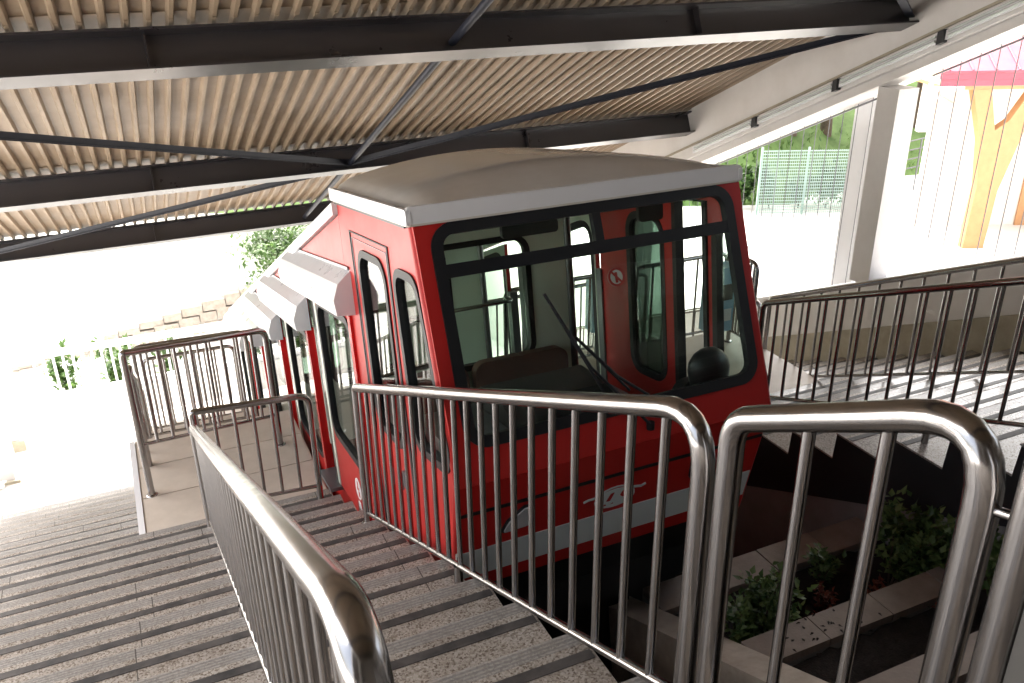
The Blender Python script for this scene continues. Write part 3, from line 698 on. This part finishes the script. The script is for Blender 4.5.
b = MB(); b.plate(rrect(2.70, 3.0, -1.75, -1.12, .1), [], lambda u, w_, t: L(u, .08+t, w_), 0, .08); b.build('driver_backrest', 'dark_plastic', car)
b = MB(); b.plate(rrect(1.72, 2.04, -.155, -.085, .02), [], lambda u, w_, t: L(u, .16+t, w_), 0, .03); b.tube([L(1.88, .17, -.08), L(1.88, .2, -.03)], .008, 6); b.build('rear_mirror', 'dark_plastic', car)
b = MB(); b.plate(rrect(2.62, 2.78, -.20, -.10, .02), [], lambda u, w_, t: L(u, .30+t, w_), 0, .03); b.build('rear_mirror', 'dark_plastic', car)
b = MB(); b.tube([L(1.36+.06*math.cos(R(a)), .22, -.22+.06*math.sin(R(a))) for a in range(0, 360, 30)], .006, 6, closed=True)
for a in (20, 140, 260): b.tube([L(1.36, .22, -.22), L(1.36+.05*math.cos(R(a)), .22, -.22+.05*math.sin(R(a)))], .012, 6)
b.tube([L(1.36, .22, -.28), L(1.36, .25, -.36)], .01, 6); b.build('fan', 'dark_plastic', car)
b = MB(); b.plate([(2.24+.05*math.cos(R(a)), .40+.05*math.sin(R(a))) for a in range(0, 360, 20)], [[(2.24+.037*math.cos(R(a)), .40+.037*math.sin(R(a))) for a in range(0, 360, 20)]], F1, .018, .020)
b.plate([(2.208, .372), (2.216, .364), (2.272, .428), (2.264, .436)], [], F1, .0175, .0195); b.plate(rrect(2.232, 2.248, .375, .43, .005), [], F1, .021, .0215)
b.build('warning_sticker', 'mirror_red', wsc)
b = MB(); b.plate([(2.24+.05*math.cos(R(a)), .40+.05*math.sin(R(a))) for a in range(0, 360, 20)], [], F1, .022, .023); b.build('sticker_back', 'sticker', wsc)
b = MB(); b.prism([(.1, -2.0), (.1, -2.35), (END, -2.75+PW_*NM), (END, -2.5+PW_*NM)], lambda v, w_, t: L(t, v, w_), UL+.06, UR-.06); b.build('chassis', 'black', car)
b = MB(); b.prism([(.45, -2.02), (1.75, -2.3), (1.75, -3.6), (.45, -3.4)], lambda v, w_, t: L(t, v, w_), 1.75, 2.53); b.build('bogie', 'black', car)
b = MB(); b.prism([(.62, -2.4), (.70, -2.4), (.70, -3.5), (.62, -3.45)], lambda v, w_, t: L(t, v, w_), 1.26, 3.0); b.build('gap_blocker', 'black', car)  # black plate added to shut off the bright gap under the car
for v in (.9, 6.6):
    for x in (1.62, 2.66):
        c0 = Vector((x, 0, 0)); p = L(x, v, 0); yy = p.y; zz = slope(yy, -2.17)+.21
        b = MB(); b.tube([(x-.05, yy, zz), (x+.05, yy, zz)], .2, 24); b.build('wheel', 'grey_metal', car)

# ---------------------------------------------------------------- planter in front of the far stairs
pl = thing('planter', 'stone terraced planter with dark soil between the railing and far stairs', 'planter', (3.4, 2.5, -2.6))
b = MB(); b.prism([(-.6, slope(-.6, -.85)), (4.2, slope(4.2, -.85)), (4.2, slope(4.2, -2.28)), (-.6, slope(-.6, -2.28))], lambda y, z, t: (t, y, z), 2.372, 2.565); b.build('cheek_wall', 'stone', pl)
KB = [(3.50, 3.73, -2.50), (2.61, 2.79, -2.15), (1.90, 2.06, -1.78), (1.15, 1.33, -1.42)]
for i, (y0, y1, z) in enumerate(KB):
    n = 4; x0, x1 = 2.57, 4.37
    kb = MB(); kb.box((x0, y0, z-.55), (x1, y1, z-.05)); kb = kb.build('kerb', 'concrete', pl)
    for q in range(n):
        xa = x0+(x1-x0)*q/n; xb = x0+(x1-x0)*(q+1)/n
        b = MB(); b.box((xa+.004, y0-.004, z-.049), (xb-.004, y1+.004, z+rnd.uniform(-.003, .003))); b.build('kerb_stone', 'kerb', kb)
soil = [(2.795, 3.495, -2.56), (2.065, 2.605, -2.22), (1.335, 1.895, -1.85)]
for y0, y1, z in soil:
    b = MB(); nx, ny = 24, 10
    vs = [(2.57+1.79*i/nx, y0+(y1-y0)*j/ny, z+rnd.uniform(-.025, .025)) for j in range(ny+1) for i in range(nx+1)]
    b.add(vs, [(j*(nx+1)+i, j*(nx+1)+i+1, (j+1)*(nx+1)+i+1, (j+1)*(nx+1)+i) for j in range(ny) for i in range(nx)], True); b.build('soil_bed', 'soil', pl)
b = MB(); b.box((2.3, -1.0, -3.4), (4.37, 1.14, -1.5)); b.build('backing_wall', 'concrete', pl)
b = MB(); b.prism([(3.0, slope(3.0, -1.4)), (3.3, slope(3.3, -1.4)), (3.3, -4.2), (3.0, -4.2)], lambda y, z, t: (t, y, z), 1.2, 2.37); b.build('pit_wall', 'concrete', pl)

def leaf(b, p, d, up, ln, wd):
    s_ = d.cross(up)
    if s_.length < 1e-3: s_ = Vector((1, 0, 0))
    s_.normalize(); nn = s_.cross(d).normalized()
    a = p; m1 = p+d*ln*.35+s_*wd*.5+nn*ln*.06; m2 = p+d*ln*.35-s_*wd*.5+nn*ln*.06; m0 = p+d*ln*.4; e = p+d*ln-nn*ln*.12
    b.add([a, m1, m0, m2, e], [(0, 1, 2), (0, 2, 3), (1, 4, 2), (2, 4, 3)])
def rdir(zmin=-1):
    while True:
        d = Vector((rnd.uniform(-1, 1), rnd.uniform(-1, 1), rnd.uniform(zmin, 1)))
        if .1 < d.length < 1: return d.normalized()
def plant(name, label, cat, base, rx, rz, n, ln, m, group=None):
    t = thing(name, label, cat, base, group); base = Vector(base)
    stm = MB(); lf = MB()
    for i in range(7):
        d = rdir(.2); q = base+Vector((d.x*rx*.8, d.y*rx*.8, rz*(.5+.6*rnd.random())))
        mid = base.lerp(q, .5)+Vector((0, 0, rz*.15)); stm.tube([base-Vector((0, 0, .03)), mid, q], [.008, .006, .003], 5, False)
        for k in range(n//7):
            f = .25+.8*rnd.random(); p = base.lerp(mid, min(1, 2*f)) if f < .5 else mid.lerp(q, min(1.1, 2*f-1))
            p = p+rdir()*rx*.38*rnd.random()
            dd = (rdir(-.3)+(p-base).normalized()*.7).normalized()
            leaf(lf, p, dd, Vector((0, 0, 1)), ln*rnd.uniform(.6, 1.2), ln*rnd.uniform(.5, .8))
    stm.build('stem', 'bark', t); lf.build('foliage', m, t, fix=False)
    return t
g = 'plants in the terraced planter'
plant('leafy_plant', 'largest leafy green plant, right end of the planter below the stairs', 'plant', (4.02, 3.10, -2.56), 0.42, 0.60, 1500, 0.062, 'leaf_varieg', g)
plant('leafy_plant', 'leafy green plant against the largest one, nearer the railing post', 'plant', (4.05, 2.40, -2.22), 0.26, 0.50, 780, 0.062, 'leaf_varieg', g)
plant('leafy_plant', 'trailing green plant at the left end of the planter behind the panel gap', 'plant', (2.85, 2.98, -2.56), 0.27, 0.46, 832, 0.053, 'leaf_varieg', g)
plant('leafy_plant', 'pale leaved sprawling plant just left of the first planter kerb', 'plant', (3.05, 3.2, -2.56), 0.22, 0.40, 572, 0.053, 'leaf_varieg', g)
plant('leafy_plant', 'small bright green plant between the two bars', 'plant', (3.62, 3.27, -2.56), 0.13, 0.36, 286, 0.050, 'leaf_varieg', g)
plant('flowering_plant', 'low reddish plant between the small green plants', 'plant', (3.42, 3.05, -2.56), 0.12, 0.23, 234, 0.037, 'leaf_red', g)
plant('flowering_plant', 'rust coloured low plant before the big leafy one', 'plant', (3.78, 3.0, -2.56), 0.11, 0.22, 208, 0.037, 'leaf_red', g)
plant('flowering_plant', 'small orange red plant at the near kerb end', 'plant', (3.72, 2.47, -2.22), 0.08, 0.19, 156, 0.031, 'leaf_red', g)
plant('flowering_plant', 'reddish plant at the lower right behind the railing post', 'plant', (4.0, 2.2, -2.22), 0.12, 0.24, 208, 0.037, 'leaf_red', g)
b = MB()
for i in range(260):
    y0, y1, z = rnd.choice(soil); p = Vector((rnd.uniform(2.6, 4.3), rnd.uniform(y0, y1), z+.02)); leaf(b, p, rdir(-.1), Vector((0, 0, 1)), .035, .022)
for i in range(26):
    y0, y1, z = KB[1]; p = Vector((rnd.uniform(2.75, 3.4), rnd.uniform(y0, y1), z+.006)); d = rdir(0); d.z = .02; leaf(b, p, d.normalized(), Vector((0, 0, 1)), .03, .015)
tag(b.build('leaf_litter', 'soil', None, fix=False), 'dead leaves scattered on planter soil and kerb', 'leaf litter', kind='stuff')

# ---------------------------------------------------------------- trees and things outside
def tree(name, label, base, h, rx, rz, n, ln, m, lean=0, group=None, th=.12):
    base = Vector(base); t = thing(name, label, 'tree', base, group)
    tk = MB(); top = base+Vector((lean, lean*.4, h)); P = [base+(top-base)*f+Vector((rnd.uniform(-.06, .06), rnd.uniform(-.06, .06), 0))*h*.15 for f in (0, .25, .5, .75, 1)]
    P[0] = base-Vector((0, 0, .2)); tk.tube(P, [th*1.3, th, th*.8, th*.6, th*.3], 10)
    ends = []
    for i in range(9):
        p = P[2].lerp(P[4], rnd.random()); q = top+Vector((rnd.uniform(-1, 1)*rx*.8, rnd.uniform(-1, 1)*rx*.8, rnd.uniform(-.6, .6)*rz)); tk.tube([p, p.lerp(q, .5)+Vector((0, 0, .1*h)), q], [th*.4, th*.25, th*.1], 6); ends.append(q)
    tk.build('trunk', 'bark', t)
    cl = [(e, rnd.uniform(.35, .6)) for e in ends]+[(top+Vector((rnd.gauss(0, .45)*rx, rnd.gauss(0, .45)*rx, rnd.gauss(0, .45)*rz)), rnd.uniform(.25, .5)) for _ in range(16)]
    b = MB()
    for i in range(n):
        c_, r_ = rnd.choice(cl); d = rdir(); p = c_+Vector((d.x*rx, d.y*rx, d.z*rz))*r_*rnd.random()**.4
        leaf(b, p, (rdir()+d*.5).normalized(), Vector((0, 0, 1)), ln*rnd.uniform(.7, 1.3), ln*.6)
    b.build('crown', m, t, fix=False)
    return t
rr_ = Vector((.912, -.410, 0)); nh = Vector((.410, .912, 0))
# grassy bank behind the mesh fence
b = MB(); g0 = Vector((14.5, 17, 0))
vs = []; nx, ny = 26, 12
for j in range(ny+1):
    for i in range(nx+1):
        a = -22+60*i/nx; o0 = .9 if a < 2.8 else 3.2+.25*(a-2.8); p = g0+rr_*a+nh*(o0+26*j/ny); vs.append((p.x, p.y, -5.01+.5*26*j/ny+(rnd.uniform(0, .3) if j else 0)))
b.add(vs, [(j*(nx+1)+i, j*(nx+1)+i+1, (j+1)*(nx+1)+i+1, (j+1)*(nx+1)+i) for j in range(ny) for i in range(nx)], True)
tag(b.build('grass_bank', 'grass'), 'green grass bank rising behind the fence', kind='structure')
b = MB()
for i in range(9000):
    a = rnd.uniform(-8, 16); o0 = .9 if a < 2.6 else 3.4+.25*(a-2.8); o = rnd.random()**1.5*14; p = g0+rr_*a+nh*(o0+o); z = -5.0+.5*o
    leaf(b, Vector((p.x, p.y, z)), (rdir(0)+Vector((0, 0, 1))).normalized(), Vector((0, 1, 0)), rnd.uniform(.12, .3), .07)
tag(b.build('undergrowth', 'leaf', None, fix=False), 'tangled green undergrowth on the bank behind the fence', 'undergrowth', kind='stuff')
def gp(a, o, z): p = g0+rr_*a+nh*o; return (p.x, p.y, z)
gt = 'trees on the bank behind the mesh fence'
for a, o, h, nm in ((1.9, 4.2, 3.6, 'tree with a stout brown trunk behind the right half of the fence'), (3.3, 5.2, 3.8, 'thin dark trunked tree next to the white pillar, left'), (-.6, 5.5, 3.4, 'bushy tree above the left end of the mesh fence'),
                    (-2.6, 5.0, 2.6, 'dark green bush like tree beside the car roof corner'), (6.3, 6.0, 3.2, 'dark leafy tree just right of the white pillar'), (9.2, 9.0, 3.8, 'leafy tree on the bank under the pink roof edge')):
    tree('tree', nm, gp(a, o, -5.3+.5*(o-.9 if a < 2.8 else max(0, o-3.2-.25*(a-2.8)))), h, 1.6, 1.3, 2600, .22, 'leaf' if a in (1.9, -.6) else 'leaf_dark', rnd.uniform(-.3, .3), gt, .16)
for i, a in enumerate((-.3, .45, 1.2, 1.9, 2.5)):
    plant('hedge_shrub', ['dark hedge shrub behind the left end of the mesh fence', 'dark hedge shrub second from the left behind the mesh fence', 'dark hedge shrub behind the middle of the mesh fence', 'dark hedge shrub second from the right behind the mesh fence', 'dark hedge shrub behind the right end of the mesh fence'][i], 'shrub', gp(a, .62, -5.0), .5, .95, 900, .16, 'leaf_dark', 'hedge behind the mesh fence')
# green mesh fence
mf = thing('mesh_fence', 'green welded mesh fence panel on the white plaza', 'fence', gp(1.1, 0, -5))
for a in (-.05, 1.1, 2.25):
    b = MB(); p = gp(a, 0, -5); b.box((p[0]-.022, p[1]-.022, -5.0), (p[0]+.022, p[1]+.022, -3.3)); b.build('post', 'green_steel', mf)
b = MB()
for i in range(47): b.tube([gp(-.03+2.26*i/46, -.045, -4.95), gp(-.03+2.26*i/46, -.045, -3.36)], .010, 4, False)
for i in range(21):
    z = -4.93+1.55*i/20; b.tube([gp(-.05, -.055, z), gp(2.25, -.055, z)], .011, 4, False)
tag(b.build('mesh', 'green_steel', mf), kind='stuff')
# handrail on the path farther off
hr = thing('path_railing', 'grey pipe railing along the sloping path right of the pillar', 'railing', gp(6, 2.2, -5))
for i in range(9):
    a = 3.2+i*.55; MB().tube([gp(a, 2.2, -5.0), gp(a, 2.2, -4.0+.13*i)], .022, 8).build('post', 'steel_dark', hr)
for dz in (-.75, -.5, -.25, 0):
    MB().tube([gp(3.0, 2.2, -4.0+dz), gp(7.8, 2.2, -4.0+dz+1.08)], .018, 8).build('rail', 'steel_dark', hr)

# timber framed building with pink roof
b0 = Vector((17.3, 12.6, 0))
def bp(a, o, z): p = b0+rr_*a+nh*o; return Vector((p.x, p.y, z))
tb = thing('timber_building', 'orange timber framed building with pink metal roof behind the cables', 'building', bp(1, 1, -5))
def bbox(name, m, a0, a1, o0, o1, z0, z1, parent=tb):
    b = MB(); b.hexa([bp(a0, o0, z0), bp(a1, o0, z0), bp(a1, o1, z0), bp(a0, o1, z0), bp(a0, o0, z1), bp(a1, o0, z1), bp(a1, o1, z1), bp(a0, o1, z1)]); return b.build(name, m, parent)
bbox('fascia_board', 'pink_roof', -1.75, 6, -.05, 0, -1.34, -1.22); bbox('fascia_board', 'pink_roof', -1.72, 6, -.03, 0, -1.48, -1.345)
b = MB(); b.hexa([bp(-1.75, -.08, -1.21), bp(6, -.08, -1.21), bp(6, 3.2, .35), bp(-.6, 3.2, .35), bp(-1.75, -.08, -1.17), bp(6, -.08, -1.17), bp(6, 3.2, .40), bp(-.6, 3.2, .40)]); rf = b.build('roof', 'pink_roof', tb)
for i in range(16):
    a = -1.6+i*.48; MB().tube([bp(a, -.08, -1.16), bp(min(6, a+.35), 3.2, .41)], .022, 6).build('standing_seam', 'pink_roof', rf)
bbox('soffit', 'timber', -1.6, 6, .01, 3.0, -1.56, -1.49)
bbox('wall', 'plaster', -1.2, 6, 1.7, 1.9, -2.75, -1.57); bbox('wall', 'plaster', -.9, 6, 1.75, 1.95, -5.0, -2.76)
bbox('door', 'timber', 1.5, 2.6, 1.70, 1.745, -5, -3.0)
b = MB(); b.prism([(-.56, -5), (-.10, -5), (-.05, -3.7), (.25, -2.4), (.62, -1.56), (.22, -1.56), (-.12, -2.2), (-.38, -2.4), (-.62, -1.56), (-1.0, -1.56), (-.66, -2.6), (-.52, -3.6)], lambda x, z, t: bp(x, t, z), .0, .22); b.build('forked_column', 'timber', tb)
b = MB(); b.tube(fillet([bp(-1.9, .0, -1.42), bp(-1.9, .0, -1.6), bp(-.95, .9, -2.0), bp(-.95, .9, -5)], .12), .05, 10); b.build('downpipe', 'white_paint', tb)
bbox('gutter', 'white_paint', -2.0, -1.2, -.02, .08, -1.58, -1.49)

# lower left: balustrade, plants, stone wall, road mirror
wb = thing('balustrade', 'white balustrade at the edge of the lower yard', 'balustrade', (-.5, 19.6, -8.35))
MB().box((-2.5, 19.55, -6.62), (1.6, 19.66, -6.5)).build('top_rail', 'white_paint', wb)
MB().box((-2.5, 19.55, -7.62), (1.6, 19.66, -7.5)).build('bottom_rail', 'white_paint', wb)
MB().box((-2.6, 19.5, -8.345), (1.7, 19.7, -7.63)).build('plinth', 'wall', wb)
for i in range(22):
    x = -2.4+i*.19; MB().box((x, 19.58, -7.499), (x+.05, 19.63, -6.621)).build('baluster', 'white_paint', wb)
swl = thing('stone_wall', 'rough stone retaining wall below the road, faded by glare', 'wall', (2, 23.1, -8.3))
for j in range(4):
    x = -4.0
    while x < 9:
        l_ = rnd.uniform(.35, .7); zt = -7.62+.19*(min(x, 7)+1); z0 = -8.33; hgt = (zt-z0)/4
        if zt > z0+.2:
            b = MB(); dd = rnd.uniform(0, .05); b.box((x+.012, 23.0-dd, z0+hgt*j+.012), (x+l_-.012, 23.22, z0+hgt*(j+1)-.012)); b.build('stone', 'stone', swl)
        x += l_
gl = 'shrubs by the lower yard'
for i, (x, y, z, r_) in enumerate(((-1.9, 20.6, -8.3, .5), (-.9, 20.8, -8.3, .55), (.2, 20.7, -8.3, .5))):
    plant('shrub', ['green shrub behind the balustrade, leftmost', 'green shrub behind the balustrade, middle one', 'green shrub behind the balustrade, next to the barrier'][i], 'shrub', (x, y, z), r_, 1.2, 420, .16, 'leaf', gl)
tree('tree', 'light green tree behind the car in front of the stone wall', (3.5, 21, -8.35), 2.8, 1.15, .95, 2600, .15, 'leaf', 0, None, .08)
tree('tree', 'green tree farther right hidden mostly by the car', (7.2, 27.5, -6.6), 2.2, 1.6, 1.3, 2000, .2, 'leaf', 0, None, .1)
rm = thing('traffic_mirror', 'round convex traffic mirror on a pole under the roof edge', 'mirror', (-2.75, 26, -7.9))
MB().tube([(-2.75, 26.06, -7.95), (-2.75, 26.06, -6.5)], .03, 10).build('pole', 'steel', rm)
b = MB(); b.tube([(-2.75+.27*math.cos(R(a)), 26, -6.79+.27*math.sin(R(a))) for a in range(0, 360, 15)], .02, 8, closed=True); b.build('rim', 'white_paint', rm)
b = MB(); ringp = [(-2.75+.26*f*math.cos(R(a)), 25.99-.06*(1-f*f), -6.79+.26*f*math.sin(R(a))) for f in (1, .75, .5, .25, .02) for a in range(0, 360, 15)]
b.add(ringp, [(i*24+k, i*24+(k+1) % 24, (i+1)*24+(k+1) % 24, (i+1)*24+k) for i in range(4) for k in range(24)], True); b.build('mirror_face', 'lens', rm)
